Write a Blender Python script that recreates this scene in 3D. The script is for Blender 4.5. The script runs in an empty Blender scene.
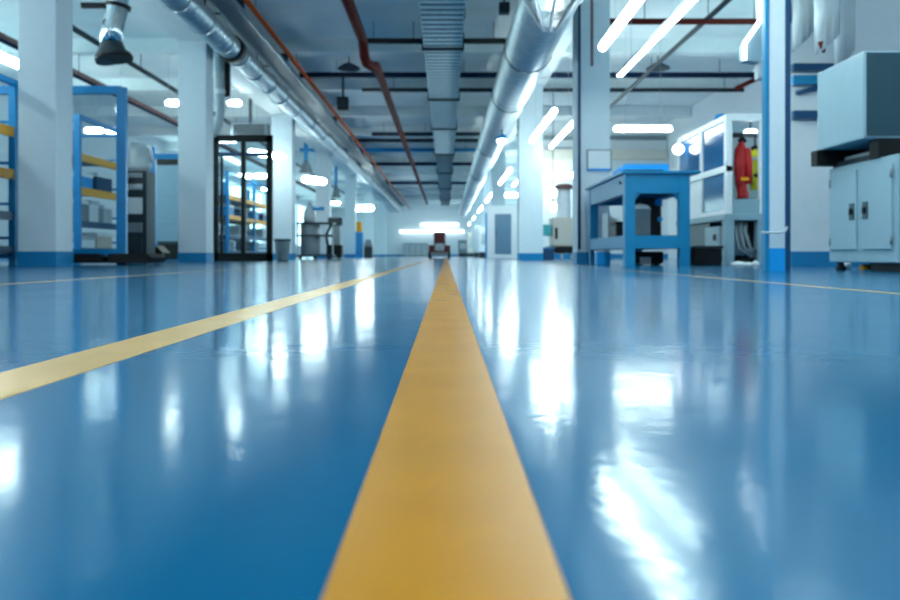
import bpy, bmesh, math, random
from mathutils import Vector, Matrix
random.seed(7)
R = math.radians
sc = bpy.context.scene
C = bpy.data.collections.new('hall'); sc.collection.children.link(C)

# ------------------------------------------------------------------ camera
CAM_H = 0.15; F = 800.0; VX = 446.0; VY = 255.0
cam = bpy.data.cameras.new('camera'); co = bpy.data.objects.new('camera', cam); C.objects.link(co)
co.location = (0, 0, CAM_H); co.rotation_euler = (R(90), 0, 0)
cam.sensor_width = 36; cam.lens = F / 900 * 36
cam.shift_y = -(300 - VY) / 900; cam.shift_x = (450 - VX) / 900
cam.clip_start = 0.02; cam.clip_end = 300
cam.dof.use_dof = True; cam.dof.focus_distance = 1.6; cam.dof.aperture_fstop = 5.4
sc.camera = co
def X(px, Y): return (px - VX) / F * Y
def H(py, Y): return CAM_H + (VY - py) / F * Y

# ------------------------------------------------------------------ materials
def lin(c):
    return tuple((v / 255 / 12.92) if v / 255 <= 0.04045 else ((v / 255 + 0.055) / 1.055) ** 2.4 for v in c)
def mat(name, rgb, rough=0.5, metal=0.0, var=0.06, scale=6.0, bump=0.0, bscale=40.0, coat=0.0, spec=0.5):
    m = bpy.data.materials.new(name); m.use_nodes = True
    nt = m.node_tree; n = nt.nodes; l = nt.links
    b = n['Principled BSDF']
    col = lin(rgb)
    tc = n.new('ShaderNodeTexCoord')
    ns = n.new('ShaderNodeTexNoise'); ns.inputs['Scale'].default_value = scale; ns.inputs['Detail'].default_value = 4
    l.new(tc.outputs['Object'], ns.inputs['Vector'])
    rp = n.new('ShaderNodeValToRGB')
    rp.color_ramp.elements[0].position = 0.3; rp.color_ramp.elements[1].position = 0.7
    rp.color_ramp.elements[0].color = tuple(v * (1 - var) for v in col) + (1,)
    rp.color_ramp.elements[1].color = tuple(min(1, v * (1 + var)) for v in col) + (1,)
    l.new(ns.outputs['Fac'], rp.inputs['Fac']); l.new(rp.outputs['Color'], b.inputs['Base Color'])
    b.inputs['Roughness'].default_value = rough; b.inputs['Metallic'].default_value = metal
    b.inputs['Coat Weight'].default_value = coat; b.inputs['Specular IOR Level'].default_value = spec
    if bump:
        n2 = n.new('ShaderNodeTexNoise'); n2.inputs['Scale'].default_value = bscale
        l.new(tc.outputs['Object'], n2.inputs['Vector'])
        bp = n.new('ShaderNodeBump'); bp.inputs['Strength'].default_value = bump; bp.inputs['Distance'].default_value = 0.01
        l.new(n2.outputs['Fac'], bp.inputs['Height']); l.new(bp.outputs['Normal'], b.inputs['Normal'])
    return m
def emit(name, rgb, s):
    m = bpy.data.materials.new(name); m.use_nodes = True
    b = m.node_tree.nodes['Principled BSDF']
    b.inputs['Base Color'].default_value = (0.8, 0.8, 0.8, 1)
    b.inputs['Emission Color'].default_value = rgb + (1,); b.inputs['Emission Strength'].default_value = s
    return m
def glass(name, tint, refl=1.0):
    m = bpy.data.materials.new(name); m.use_nodes = True
    nt = m.node_tree; n = nt.nodes; l = nt.links; n.clear()
    o = n.new('ShaderNodeOutputMaterial'); mx = n.new('ShaderNodeMixShader')
    t = n.new('ShaderNodeBsdfTransparent'); t.inputs['Color'].default_value = tint + (1,)
    g = n.new('ShaderNodeBsdfGlossy'); g.inputs['Roughness'].default_value = 0.03
    fr = n.new('ShaderNodeFresnel'); fr.inputs['IOR'].default_value = 1.5
    l.new(fr.outputs[0], mx.inputs[0]); l.new(t.outputs[0], mx.inputs[1]); l.new(g.outputs[0], mx.inputs[2])
    l.new(mx.outputs[0], o.inputs['Surface'])
    return m
M = {}
M['paint'] = mat('white_paint', (226, 232, 236), 0.55, bump=0.08, var=0.02)
M['column'] = mat('column_paint', (212, 224, 232), 0.5, bump=0.06, var=0.02)
M['ceiling'] = mat('ceiling_concrete', (236, 240, 240), 0.7, bump=0.15, var=0.05, scale=1.2)
M['beam'] = mat('beam_paint', (234, 238, 238), 0.6, var=0.03)
M['dado'] = mat('dado_blue', (0, 126, 182), 0.4, var=0.04)
M['blue'] = mat('blue_steel', (0, 132, 192), 0.38, var=0.05)
M['bench'] = mat('bench_blue', (2, 128, 176), 0.42, var=0.05)
M['deepblue'] = mat('deep_blue_steel', (6, 66, 108), 0.4, var=0.05)
M['brightblue'] = mat('bright_blue_plastic', (0, 156, 232), 0.4, var=0.04)
M['orange'] = mat('orange_steel', (255, 168, 0), 0.45, var=0.05)
M['pipeorange'] = mat('orange_pipe', (190, 78, 30), 0.6, var=0.1, spec=0.2)
M['pipered'] = mat('red_pipe', (84, 22, 16), 0.7, var=0.15, spec=0.15)
M['brown'] = mat('brown_pipe', (128, 92, 88), 0.5, var=0.1)
M['navy'] = mat('navy_pipe', (6, 34, 66), 0.6, var=0.08, spec=0.2)
M['black'] = mat('black_metal', (8, 10, 14), 0.5, var=0.1, spec=0.3)
M['dark'] = mat('dark_steel', (44, 54, 62), 0.45, metal=0.3, var=0.12)
M['grey'] = mat('grey_metal', (122, 134, 142), 0.45, var=0.08)
M['lightgrey'] = mat('light_grey_metal', (178, 188, 194), 0.42, var=0.05)
M['cabinet'] = mat('cabinet_grey', (140, 170, 184), 0.42, var=0.03)
M['cabdark'] = mat('cabinet_dark_grey', (38, 70, 82), 0.4, var=0.04)
M['galv'] = mat('galvanised_steel', (172, 190, 200), 0.3, metal=0.85, var=0.12, scale=14)
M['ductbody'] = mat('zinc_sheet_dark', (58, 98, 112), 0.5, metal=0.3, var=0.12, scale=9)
M['ductpaint'] = mat('zinc_sheet', (226, 240, 240), 0.45, metal=0.0, var=0.12, scale=9)
M['chrome'] = mat('bright_metal', (220, 228, 232), 0.12, metal=1.0, var=0.05, bump=0.3, bscale=12)
M['white'] = mat('white_enamel', (232, 236, 240), 0.35, var=0.02)
M['cream'] = mat('cream_paint', (214, 208, 196), 0.5, var=0.03)
M['red'] = mat('red_cloth', (186, 24, 26), 0.6, var=0.1, bump=0.3)
M['machinered'] = mat('red_enamel', (92, 8, 18), 0.4, var=0.08)
M['hivis'] = mat('yellow_cloth', (210, 206, 20), 0.6, var=0.1, bump=0.3)
M['yellow'] = mat('yellow_line_paint', (200, 134, 0), 0.26, var=0.06, scale=9, bump=0.12, bscale=900, spec=0.45)
M['paleyellow'] = mat('pale_yellow_line_paint', (222, 172, 92), 0.2, var=0.06, scale=9, bump=0.1, bscale=900, spec=0.5)
M['panelgrey'] = mat('panel_grey_blue', (116, 146, 164), 0.5, var=0.03)
M['film'] = mat('white_film', (214, 226, 232), 0.25, var=0.05, bump=0.4, bscale=9)
M['card'] = mat('cardboard_box', (196, 186, 170), 0.7, var=0.06)
M['rubber'] = mat('black_rubber', (14, 15, 17), 0.7, var=0.1)
M['teal'] = mat('teal_plastic', (70, 178, 182), 0.5)
M['doorpanel'] = mat('door_grey_blue', (96, 130, 156), 0.4, var=0.04)
TL = 29.0
M['tube'] = emit('lit_tube', (0.80, 1.0, 0.99), TL)
M['lamp'] = emit('lit_lamp', (0.88, 0.97, 1.0), 6.0)
M['striplamp'] = emit('lit_strip_lamp', (0.88, 0.97, 1.0), 2.6)
M['glass'] = glass('clear_glass', (0.86, 0.93, 0.96))
M['bluewindow'] = mat('blue_window_pane', (12, 96, 150), 0.08, var=0.03)

# spiral duct: fine wave bump
def spiral(name, rgb, sc_, axis):
    m = mat(name, rgb, 0.36, metal=0.6, var=0.1, scale=5)
    n = m.node_tree.nodes; l = m.node_tree.links
    tc = n.new('ShaderNodeTexCoord'); w = n.new('ShaderNodeTexWave'); w.bands_direction = axis; w.inputs['Scale'].default_value = sc_
    bp = n.new('ShaderNodeBump'); bp.inputs['Strength'].default_value = 0.6; bp.inputs['Distance'].default_value = 0.03
    l.new(tc.outputs['Object'], w.inputs['Vector']); l.new(w.outputs['Fac'], bp.inputs['Height'])
    l.new(bp.outputs['Normal'], n['Principled BSDF'].inputs['Normal'])
    return m
M['spiral'] = spiral('spiral_steel', (196, 206, 212), 1.6, 'Y')
M['spiralb'] = spiral('spiral_steel_small', (170, 190, 202), 1.2, 'Y')

# glossy epoxy floor
def floor_mat():
    m = bpy.data.materials.new('blue_epoxy'); m.use_nodes = True
    n = m.node_tree.nodes; l = m.node_tree.links; b = n['Principled BSDF']
    tc = n.new('ShaderNodeTexCoord')
    ns = n.new('ShaderNodeTexNoise'); ns.inputs['Scale'].default_value = 1.6; ns.inputs['Detail'].default_value = 6
    rp = n.new('ShaderNodeValToRGB'); rp.color_ramp.elements[0].position = 0.3; rp.color_ramp.elements[1].position = 0.72
    rp.color_ramp.elements[0].color = lin((0, 90, 132)) + (1,); rp.color_ramp.elements[1].color = lin((0, 100, 146)) + (1,)
    l.new(tc.outputs['Object'], ns.inputs['Vector']); l.new(ns.outputs['Fac'], rp.inputs['Fac']); l.new(rp.outputs['Color'], b.inputs['Base Color'])
    r = n.new('ShaderNodeTexNoise'); r.inputs['Scale'].default_value = 3.0; r.inputs['Detail'].default_value = 5
    mr = n.new('ShaderNodeMapRange'); mr.inputs['To Min'].default_value = 0.08; mr.inputs['To Max'].default_value = 0.15
    l.new(tc.outputs['Object'], r.inputs['Vector']); l.new(r.outputs['Fac'], mr.inputs['Value']); l.new(mr.outputs['Result'], b.inputs['Roughness'])
    w = n.new('ShaderNodeTexNoise'); w.inputs['Scale'].default_value = 5.0; w.inputs['Detail'].default_value = 2
    bp = n.new('ShaderNodeBump'); bp.inputs['Strength'].default_value = 0.25; bp.inputs['Distance'].default_value = 0.004
    l.new(tc.outputs['Object'], w.inputs['Vector']); l.new(w.outputs['Fac'], bp.inputs['Height'])
    w2 = n.new('ShaderNodeTexNoise'); w2.inputs['Scale'].default_value = 55.0; w2.inputs['Detail'].default_value = 3
    b2 = n.new('ShaderNodeBump'); b2.inputs['Strength'].default_value = 0.12; b2.inputs['Distance'].default_value = 0.002
    l.new(tc.outputs['Object'], w2.inputs['Vector']); l.new(w2.outputs['Fac'], b2.inputs['Height'])
    l.new(bp.outputs['Normal'], b2.inputs['Normal']); l.new(b2.outputs['Normal'], b.inputs['Normal'])
    b.inputs['IOR'].default_value = 1.42; b.inputs['Specular Tint'].default_value = (.22, .78, 1, 1)
    hz = n.new('ShaderNodeBsdfPrincipled'); hz.inputs['Specular Tint'].default_value = (.22, .78, 1, 1); hz.inputs['IOR'].default_value = 1.3; hz.inputs['Roughness'].default_value = 0.29   # haze of the worn top coat
    l.new(rp.outputs['Color'], hz.inputs['Base Color']); l.new(b2.outputs['Normal'], hz.inputs['Normal'])
    mx = n.new('ShaderNodeMixShader'); mx.inputs[0].default_value = 0.22
    out = n['Material Output']
    l.new(b.outputs[0], mx.inputs[1]); l.new(hz.outputs[0], mx.inputs[2]); l.new(mx.outputs[0], out.inputs['Surface'])
    return m
M['floor'] = floor_mat()

# ------------------------------------------------------------------ mesh builder
class MB:
    def __init__(s): s.bm = bmesh.new()
    def box(s, x0, x1, y0, y1, z0, z1, bev=0.0, rot=None, at=None):
        b = bmesh.new()
        vs = [b.verts.new(p) for p in ((x0,y0,z0),(x1,y0,z0),(x1,y1,z0),(x0,y1,z0),(x0,y0,z1),(x1,y0,z1),(x1,y1,z1),(x0,y1,z1))]
        for f in ((3,2,1,0),(4,5,6,7),(0,1,5,4),(1,2,6,5),(2,3,7,6),(3,0,4,7)): b.faces.new([vs[i] for i in f])
        if bev: bmesh.ops.bevel(b, geom=b.edges[:], offset=bev, segments=2, profile=0.6, affect='EDGES')
        if rot is not None: bmesh.ops.transform(b, matrix=rot, verts=b.verts[:])
        s.merge(b); return s
    def merge(s, b):
        me = bpy.data.meshes.new('t'); b.to_mesh(me); b.free(); s.bm.from_mesh(me); bpy.data.meshes.remove(me)
    def tube(s, pts, r, n=12, caps=True, round_end=False):
        pts = [Vector(p) for p in pts]
        rs = list(r) if isinstance(r, (list, tuple)) else [r] * len(pts)
        if round_end:
            d0 = (pts[0] - pts[1]).normalized(); d1 = (pts[-1] - pts[-2]).normalized(); r0 = rs[0]
            pts = [pts[0] + d0 * r0 * 0.95, pts[0] + d0 * r0 * 0.7] + pts + [pts[-1] + d1 * r0 * 0.7, pts[-1] + d1 * r0 * 0.95]
            rs = [r0 * 0.3, r0 * 0.72] + rs + [r0 * 0.72, r0 * 0.3]
        rings = []; up = None
        for i, p in enumerate(pts):
            d = (pts[min(i + 1, len(pts) - 1)] - pts[max(i - 1, 0)]).normalized()
            if up is None: up = Vector((0, 0, 1)) if abs(d.z) < 0.9 else Vector((1, 0, 0))
            a = d.cross(up).normalized(); u = a.cross(d).normalized(); up = u
            rings.append([s.bm.verts.new(p + (a * math.cos(t) + u * math.sin(t)) * rs[i]) for t in [2 * math.pi * k / n for k in range(n)]])
        for i in range(len(rings) - 1):
            for k in range(n):
                f = s.bm.faces.new((rings[i][k], rings[i][(k + 1) % n], rings[i + 1][(k + 1) % n], rings[i + 1][k])); f.smooth = True
        if caps:
            s.bm.faces.new(rings[0][::-1]); s.bm.faces.new(rings[-1])
        return s
    def lathe(s, prof, cx=0, cy=0, n=20):
        rings = [[s.bm.verts.new((cx + r * math.cos(2*math.pi*k/n), cy + r * math.sin(2*math.pi*k/n), z)) for k in range(n)] for r, z in prof]
        for i in range(len(rings) - 1):
            for k in range(n):
                f = s.bm.faces.new((rings[i][k], rings[i][(k+1)%n], rings[i+1][(k+1)%n], rings[i+1][k])); f.smooth = True
        s.bm.faces.new(rings[0][::-1]); s.bm.faces.new(rings[-1]); return s
    def prism(s, poly, a0, a1, axis='y'):
        def v(p, a): return {'y': (p[0], a, p[1]), 'x': (a, p[0], p[1]), 'z': (p[0], p[1], a)}[axis]
        A = [s.bm.verts.new(v(p, a0)) for p in poly]; B = [s.bm.verts.new(v(p, a1)) for p in poly]
        n = len(poly)
        s.bm.faces.new(A); s.bm.faces.new(B[::-1])
        for k in range(n): s.bm.faces.new((A[k], B[k], B[(k+1)%n], A[(k+1)%n]))
        return s
    def build(s, name, m, parent=None, loc=(0, 0, 0)):
        bmesh.ops.recalc_face_normals(s.bm, faces=s.bm.faces[:])
        me = bpy.data.meshes.new(name); s.bm.to_mesh(me); s.bm.free()
        me.materials.append(M[m] if isinstance(m, str) else m)
        o = bpy.data.objects.new(name, me); C.objects.link(o); o.location = loc
        if parent: o.parent = parent
        return o
def thing(name, label, cat, loc, rz=0, group=None):
    o = bpy.data.objects.new(name, None); C.objects.link(o); o.empty_display_size = 0.1
    o.location = loc; o.rotation_euler = (0, 0, rz)
    return tag(o, label, cat, group)
def tag(o, label, cat, group=None):
    o['label'] = label; o['category'] = cat
    if group: o['group'] = group
    return o
def struct(o): o['kind'] = 'structure'; return o
def box(name, m, parent, *a, **k): return MB().box(*a, **k).build(name, m, parent)

# ------------------------------------------------------------------ room shell
CEIL = 5.35; YE = 86; YB = -6; XL = -13; XR = 8.6
struct(box('floor', 'floor', None, XL - .3, XR + .3, YB, YE + .3, -0.2, 0.0))
struct(box('ceiling', 'ceiling', None, XL - .3, XR + .3, YB, YE + .3, CEIL, CEIL + 0.2))
# unseen openings added in the near side walls to let daylight in
def added_window_wall(side, x0, x1, wy1, wy0):
    struct(box('wall_%s_near' % side, 'paint', None, x0, x1, YB, wy0, 0, CEIL))
    struct(box('wall_' + side, 'paint', None, x0, x1, wy1, 34, 0, CEIL)); struct(box('wall_%s_end' % side, 'paint', None, x0, x1, 82, YE, 0, CEIL))
    struct(box('wall_%s_sill' % side, 'paint', None, x0, x1, wy0, wy1, 0, .9))
    struct(box('wall_%s_header' % side, 'paint', None, x0, x1, wy0, wy1, 5.1, CEIL))
    n = 5; st = (wy1 - wy0) / n
    for i in range(n):
        y0 = wy0 + i * st
        f = MB()
        f.box(x0 + .1, x1 - .1, y0, y0 + .08, .9, 5.1).box(x0 + .1, x1 - .1, y0 + st - .08, y0 + st, .9, 5.1)
        f.box(x0 + .1, x1 - .1, y0, y0 + st, .9, .98).box(x0 + .1, x1 - .1, y0, y0 + st, 5.02, 5.1)
        added_window_wall.k += 1
        struct(f.build('window_%d' % added_window_wall.k, 'white'))
added_window_wall.k = 0
def window_wall2(side, x0, x1, y0, y1, n, za, zb):
    struct(box('wall_%s_far_sill' % side, 'paint', None, x0, x1, y0, y1, 0, za))
    struct(box('wall_%s_far_header' % side, 'paint', None, x0, x1, y0, y1, zb, CEIL))
    st = (y1 - y0) / n
    for i in range(n):
        a = y0 + i * st; f = MB()
        f.box(x0, x1, a, a + .35, za, zb).box(x0, x1, a + st - .35, a + st, za, zb)
        f.box(x0 + .12, x1 - .12, a + .35, a + st - .35, za + 1.6, za + 1.68).box(x0 + .12, x1 - .12, a + st / 2 - .04, a + st / 2 + .04, za, zb)
        added_window_wall.k += 1
        struct(f.build('window_%d' % added_window_wall.k, 'white'))
added_window_wall('left', XL - .3, XL, 22.0, 7.0)
window_wall2('left', XL - .3, XL, 34, 82, 8, 1.0, 4.6)
window_wall2('right', XR, XR + .3, 34, 82, 8, 1.0, 4.6)
added_window_wall('right', XR, XR + .3, 17.0, 11.5)
struct(box('wall_back', 'paint', None, XL - .3, XR + .3, YB - .3, YB, 0, CEIL))
struct(box('wall_end', 'paint', None, XL - .3, XR + .3, YE, YE + .3, 0, CEIL))
struct(box('wall_cross', 'paint', None, 3.5, XR, 31, 31.2, 0, CEIL))
struct(box('wall_partition', 'paint', None, 4.74, XR, 11.0, 11.15, 0, CEIL))
struct(box('baseboard_partition', 'dado', None, 4.74, XR, 10.985, 11.0, 0, 0.2))
struct(box('baseboard_cross', 'dado', None, 3.5, XR, 30.98, 31, 0, 0.2))
struct(box('baseboard_left', 'dado', None, XL, XL + .02, YB, YE, 0, 0.2))
struct(box('baseboard_end', 'dado', None, XL, XR, YE - .02, YE, 0, 0.2))
# beams under the slab
k = 1
for yb in (6.5, 10.8, 15.0, 19.2, 23.6, 28, 32.5, 37, 42, 47, 52, 58, 64, 70, 76, 82):
    struct(box('trim_%d' % k, 'beam', None, XL, XR, yb, yb + .35, 5.02, CEIL)); k += 1
for x0, x1, z0 in ((-5.7, -4.98, 4.7), (2.05, 2.75, 4.85)):
    struct(box('trim_%d' % k, 'beam', None, x0, x1, YB, YE, z0, CEIL)); k += 1

# ------------------------------------------------------------------ painted lines
def stripe(x0, x1, y0, y1, m, label):
    tag(box('floor_stripe', m, None, x0, x1, y0, y1, 0, 0.0008), label, 'floor marking', 'painted lane lines on the blue floor')
stripe(-.054, .054, -5, 80, 'yellow', 'wide yellow line painted down the middle of the glossy blue floor')
stripe(-.565, -.462, -5, 80, 'paleyellow', 'pale yellow line on the blue floor, first one left of the middle line')
stripe(-2.285, -2.235, -5, 60, 'paleyellow', 'thin faint line on the blue floor nearest the left columns and racks')
stripe(1.735, 1.775, -5, 60, 'paleyellow', 'thin faint line on the blue floor at right in front of the grey cabinet')

# ------------------------------------------------------------------ columns
def column(x0, x1, y0, d, label, top, band=0.2):
    cx = (x0 + x1) / 2; w = (x1 - x0) / 2
    t = thing('column', label, 'column', (cx, y0, 0), 0, 'white columns with blue foot bands')
    box('shaft', 'column', t, -w, w, 0, d, 0, top, bev=0.012)
    box('foot_band', 'dado', t, -w - .006, w + .006, -.006, d + .006, 0, band)
    return t
ords = ['nearest', 'second', 'third', 'fourth', 'fifth', 'sixth', 'farthest']
LZ = [(11, X(18, 11), X(56, 11), .5), (17, X(178, 17), X(206, 17), .55), (26, -5.68, -5.0, .6), (35, -5.7, -5.1, .6), (45, -5.7, -5.1, .6), (56, -5.7, -5.15, .6), (68, -5.7, -5.15, .6)]
ll = ['big white column nearest the camera at the left, blue foot band', 'white column left of the black framed glass doors, blue foot band',
      'white column just right of the black framed glass doors', 'white column behind the grey drum trolley on the left', 'white column beside the slim blue cabinet on the left',
      'second to last white column of the left row, far down the hall', 'last white column of the left row before the end wall']
for (y, a, b, d), lb in zip(LZ, ll): column(a, b, y, d, lb, 4.7)
RZ = [(14.2, X(577, 14.2), X(610, 14.2), .5), (22, X(519, 22), X(543, 22), .55), (36.5, 2.1, 2.7, .5), (46, 2.1, 2.7, .5), (58, 2.1, 2.7, .5), (70, 2.1, 2.7, .5)]
rl = ['white column directly behind the blue workbench', 'bright white column between the grey door cabinet and the blue workbench', 'white column behind the tall white cabinet with grey door',
      'white column far down the right row under the lamps', 'second to last white column of the right row, far away', 'last white column of the right row before the end wall']
for (y, a, b, d), lb in zip(RZ, rl): column(a, b, y, d, lb, 4.85)
# conduit on the column behind the bench and the white board on it
y = 14.2
o = MB().tube([(X(578, y) + .02, y - .03, .25), (X(578, y) + .02, y - .03, 4.6)], .025).build('conduit', 'deepblue'); tag(o, 'thin dark vertical conduit on left edge of column behind the workbench', 'pipe')
t = thing('notice_board', 'blank white board on the column above the blue workbench', 'board', (X(599, y), y, H(171, y)))
box('board_panel', 'white', t, -.2, .2, -.03, -.006, 0.04, .36, bev=.005)
m_ = MB(); m_.box(-.22, .22, -.035, -.004, .36, .38).box(-.22, -.2, -.035, -.004, 0, .36).box(.2, .22, -.035, -.004, 0, .36)
m_.build('board_frame', 'grey', t); box('lower_strip', 'brightblue', t, -.2, .2, -.03, -.006, 0, .04)

# blue edged steel post near right
y = 7.5
t = thing('steel_post', 'white steel post with blue edges and blue foot, left of grey cabinet', 'post', (X(777, y), y, 0))
box('web', 'column', t, -.075, .075, 0, .06, 0, CEIL)
for s, a, b, mm in ((0, -.115, -.075, 'bench'), (1, .075, .125, 'deepblue')): box('edge_flange', mm, t, a, b, -.01, .07, 0, CEIL, bev=.004)
box('foot_band', 'brightblue', t, -.08, .08, -.006, .066, 0, .215)
o = MB().tube([(X(762, 7.4), 7.42, .36), (X(780, 7.4), 7.42, .355), (X(786, 7.4), 7.42, .37), (X(789, 7.4), 7.45, .41)], .012, 8).build('clamp_rod', 'lightgrey', t, (-X(777, y), -y, 0))

# ------------------------------------------------------------------ ceiling services
def hang(mb, x, y, z, top=5.02): mb.box(x - .012, x + .012, y - .012, y + .012, z, top)
# left round duct
t = thing('round_duct', 'long round galvanised duct running along the left columns under the ceiling', 'duct', (-4.58, 0, 4.55))
MB().tube([(0, yy, 0) for yy in (4, 20, 40, 60, 80)], .245, 24).build('duct_pipe', 'spiralb', t)
for yy in (12.2, 13.6, 15.0, 16.4, 17.6, 19, 20.5, 22, 24, 26.5, 29, 32, 36, 41, 47, 54, 62):
    MB().tube([(0, yy - .06, 0), (0, yy + .06, 0)], .268, 24).build('duct_collar', 'galv', t)
for yy in (15.5, 19.8, 28.3, 37.3, 52.3): box('hanger', 'dark', t, -.28, .28, yy - .03, yy + .03, .268, .29); 
for yy in (11, 15.2, 19.4, 28.2, 37.2, 52.2):
    mb = MB(); mb.box(-.012, .012, yy - .012, yy + .012, .23, .47); mb.build('hanger', 'dark', t)
mb = MB(); mb.tube([(0, 16.9, 0), (0, 17.25, 0)], .285, 24); mb.build('damper_ring', 'black', t)
# cable tray
t = thing('cable_tray', 'perforated cable tray hung between the left round duct and orange pipe', 'cable tray', (0, 0, 4.72))
mb = MB()
yy = 8.0
while yy < 75:
    st = .12 if yy < 24 else .3
    mb.box(-4.25, -3.84, yy, yy + st * .55, 0, .01); yy += st
mb.build('rungs', 'grey', t)
MB().box(-4.28, -4.25, 8, 75, 0, .1).build('side_rail', 'galv', t); MB().box(-3.87, -3.84, 8, 75, 0, .1).build('side_rail', 'galv', t)
box('cable_bundle', 'deepblue', t, -4.2, -3.95, 8, 75, .012, .06)
for yy in (10.95, 15.15, 19.35, 28.1, 37.1, 52.1): box('hanger', 'dark', t, -4.28, -3.82, yy - .03, yy + .03, .1, .3)
# pipes along the hall
def pipe(name, label, pts, r, m, n=14, group=None, hx=None, cat='pipe'):
    p0 = Vector(pts[0]); t = thing(name, label, cat, p0, 0, group)
    MB().tube([Vector(p) - p0 for p in pts], r, n).build('pipe_run', m, t)
    for (hx_, hy, hz, top) in hx or []:
        mb = MB(); mb.box(hx_ - p0.x - .007, hx_ - p0.x + .007, hy - p0.y - .007, hy - p0.y + .007, hz - p0.z, top - p0.z); mb.build('hanger', 'dark', t)
    return t
pipe('ceiling_pipe', 'thin orange pipe running lengthwise beside the cable tray under the ceiling', [(-3.58, 5, 4.72), (-3.58, 80, 4.72)], .05, 'pipeorange', hx=[(-3.62, q, 4.8, 5.03) for q in (15.2, 19.4, 28.2, 37.2)])
h = 4.65; xx = -1.74
pipe('ceiling_pipe', 'thick dark red pipe running lengthwise with a jog, left of rectangular duct',
     [(xx, 6, h), (xx, 16.4, h), (xx, 16.75, h - .02), (xx + .02, 16.9, h - .32), (xx + .05, 17.0, h - .42), (xx + .2, 17.5, h - .42), (xx + .14, 18.3, h - .2), (xx + .08, 19, h), (xx + .08, 70, h)], .105, 'pipered',
     hx=[(xx, 10.9, h, 5.03), (xx + .08, 28.2, h, 5.03), (xx + .08, 42.2, h, 5.03)])
def cross(py, h_, px0, px1, r, m, label, x0=None, x1=None):
    Y = F * (h_ - CAM_H) / (VY - py)
    a = X(px0, Y) if x0 is None else x0; b = X(px1, Y) if x1 is None else x1
    return pipe('cross_pipe', label, [(a, Y, h_), (b, Y, h_)], r, m, 12, 'pipes crossing under the ceiling', [(a + (b - a) * q, Y, h_, CEIL) for q in (.08, .36, .92)])
cross(41, 4.92, 362, 505, .065, 'black', 'black cross pipe joined to the jog of the thick dark red pipe')
cross(75, 4.92, 300, 756, .075, 'navy', 'thick navy cross pipe spanning the aisle, first behind the black one')
cross(90, 4.92, 362, 756, .06, 'dark', 'dark thin cross pipe just behind the thick navy cross pipe')
cross(134, 4.92, 372, 520, .08, 'dark', 'nearer of two close dark cross pipes over the middle of the hall')
cross(140.5, 4.92, 355, 500, .08, 'dark', 'farther of two close dark cross pipes over the middle of the hall')
cross(150, 4.92, 300, 480, .09, 'blue', 'bright blue cross pipe far back over the left columns')
cross(164, 4.92, 350, 500, .09, 'navy', 'navy cross pipe far back behind the bright blue one')
cross(183, 4.92, 380, 480, .09, 'navy', 'farthest navy cross pipe before the end wall')
cross(21.5, 4.6, 574, 770, .06, 'pipered', 'dark red cross pipe above the blue workbench at right')
# elbow joining dark red cross pipe up to spiral duct side and little hanging rods
Y = F * 4.45 / 233.5
pipe('ceiling_pipe', 'grey pipe running lengthwise above the blue workbench at right', [(4.98, 6, 4.65), (4.98, 30.9, 4.65)], .05, 'dark', hx=[(4.98, q, 4.65, 5.03) for q in (10.9, 15.2, 19.4, 28.2)])
pipe('ceiling_pipe', 'dull brown pipe running lengthwise over the blue racks at far left', [(-9.2, 6, 4.65), (-9.2, 70, 4.65)], .1, 'brown', hx=[(-9.2, q, 4.65, 5.03) for q in (10.9, 15.2, 19.4, 28.2)])
pipe('ceiling_pipe', 'thin navy pipe beside the dull brown pipe at far left', [(-8.9, 6, 4.45), (-8.9, 70, 4.45)], .04, 'navy', hx=[(-8.9, q, 4.45, 5.03) for q in (10.9, 15.2, 19.4, 28.2)])
pipe('ceiling_pipe', 'grey pipe running lengthwise between brown pipe and second left column', [(-7.4, 8, 4.65), (-7.4, 60, 4.65)], .06, 'dark', hx=[(-7.4, q, 4.65, 5.03) for q in (10.9, 15.2, 19.4, 28.2)])
pipe('ceiling_pipe', 'short red sloping pipe under the ceiling above the glazed machine', [(X(735, 21), 21, H(89, 21)), (X(756, 21), 20.6, H(76, 20.6))], .06, 'pipered', hx=[(X(756, 21) - .05, 20.6, H(76, 20.6), CEIL)])
for px, p0, p1, Y_ in ((592, 5, 65, 14.0), (601, -12, 15, 14.6)):
    pass
tag(MB().tube([(X(592, 13.9), 13.9, H(66, 13.9)), (X(592, 13.9), 13.9, 4.85)], .025, 8).build('hanging_rod', 'brown'), 'thin brown rod hanging in front of column behind workbench', 'rod')

# rectangular corrugated duct
t = thing('rectangular_duct', 'wide rectangular ribbed duct along the middle of the ceiling', 'duct', (-.065, 0, 4.45))
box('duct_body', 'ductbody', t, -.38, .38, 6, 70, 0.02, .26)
mb = MB(); yy = 6.05
while yy < 34:
    mb.box(-.4, .4, yy, yy + .15, .006, .27); yy += .3
mb.build('ribs', 'ductpaint', t)
for yy in (7, 11, 16.6, 22.0, 27.2, 34, 42, 52, 62): box('flange', 'dark', t, -.44, .44, yy, yy + .08, -.05, .32)
for yy in (10.9, 15.2, 19.4, 28.2, 37.2):
    for s in (-.42, .42): box('hanger', 'dark', t, s - .012, s + .012, yy, yy + .03, .2, .58)
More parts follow.
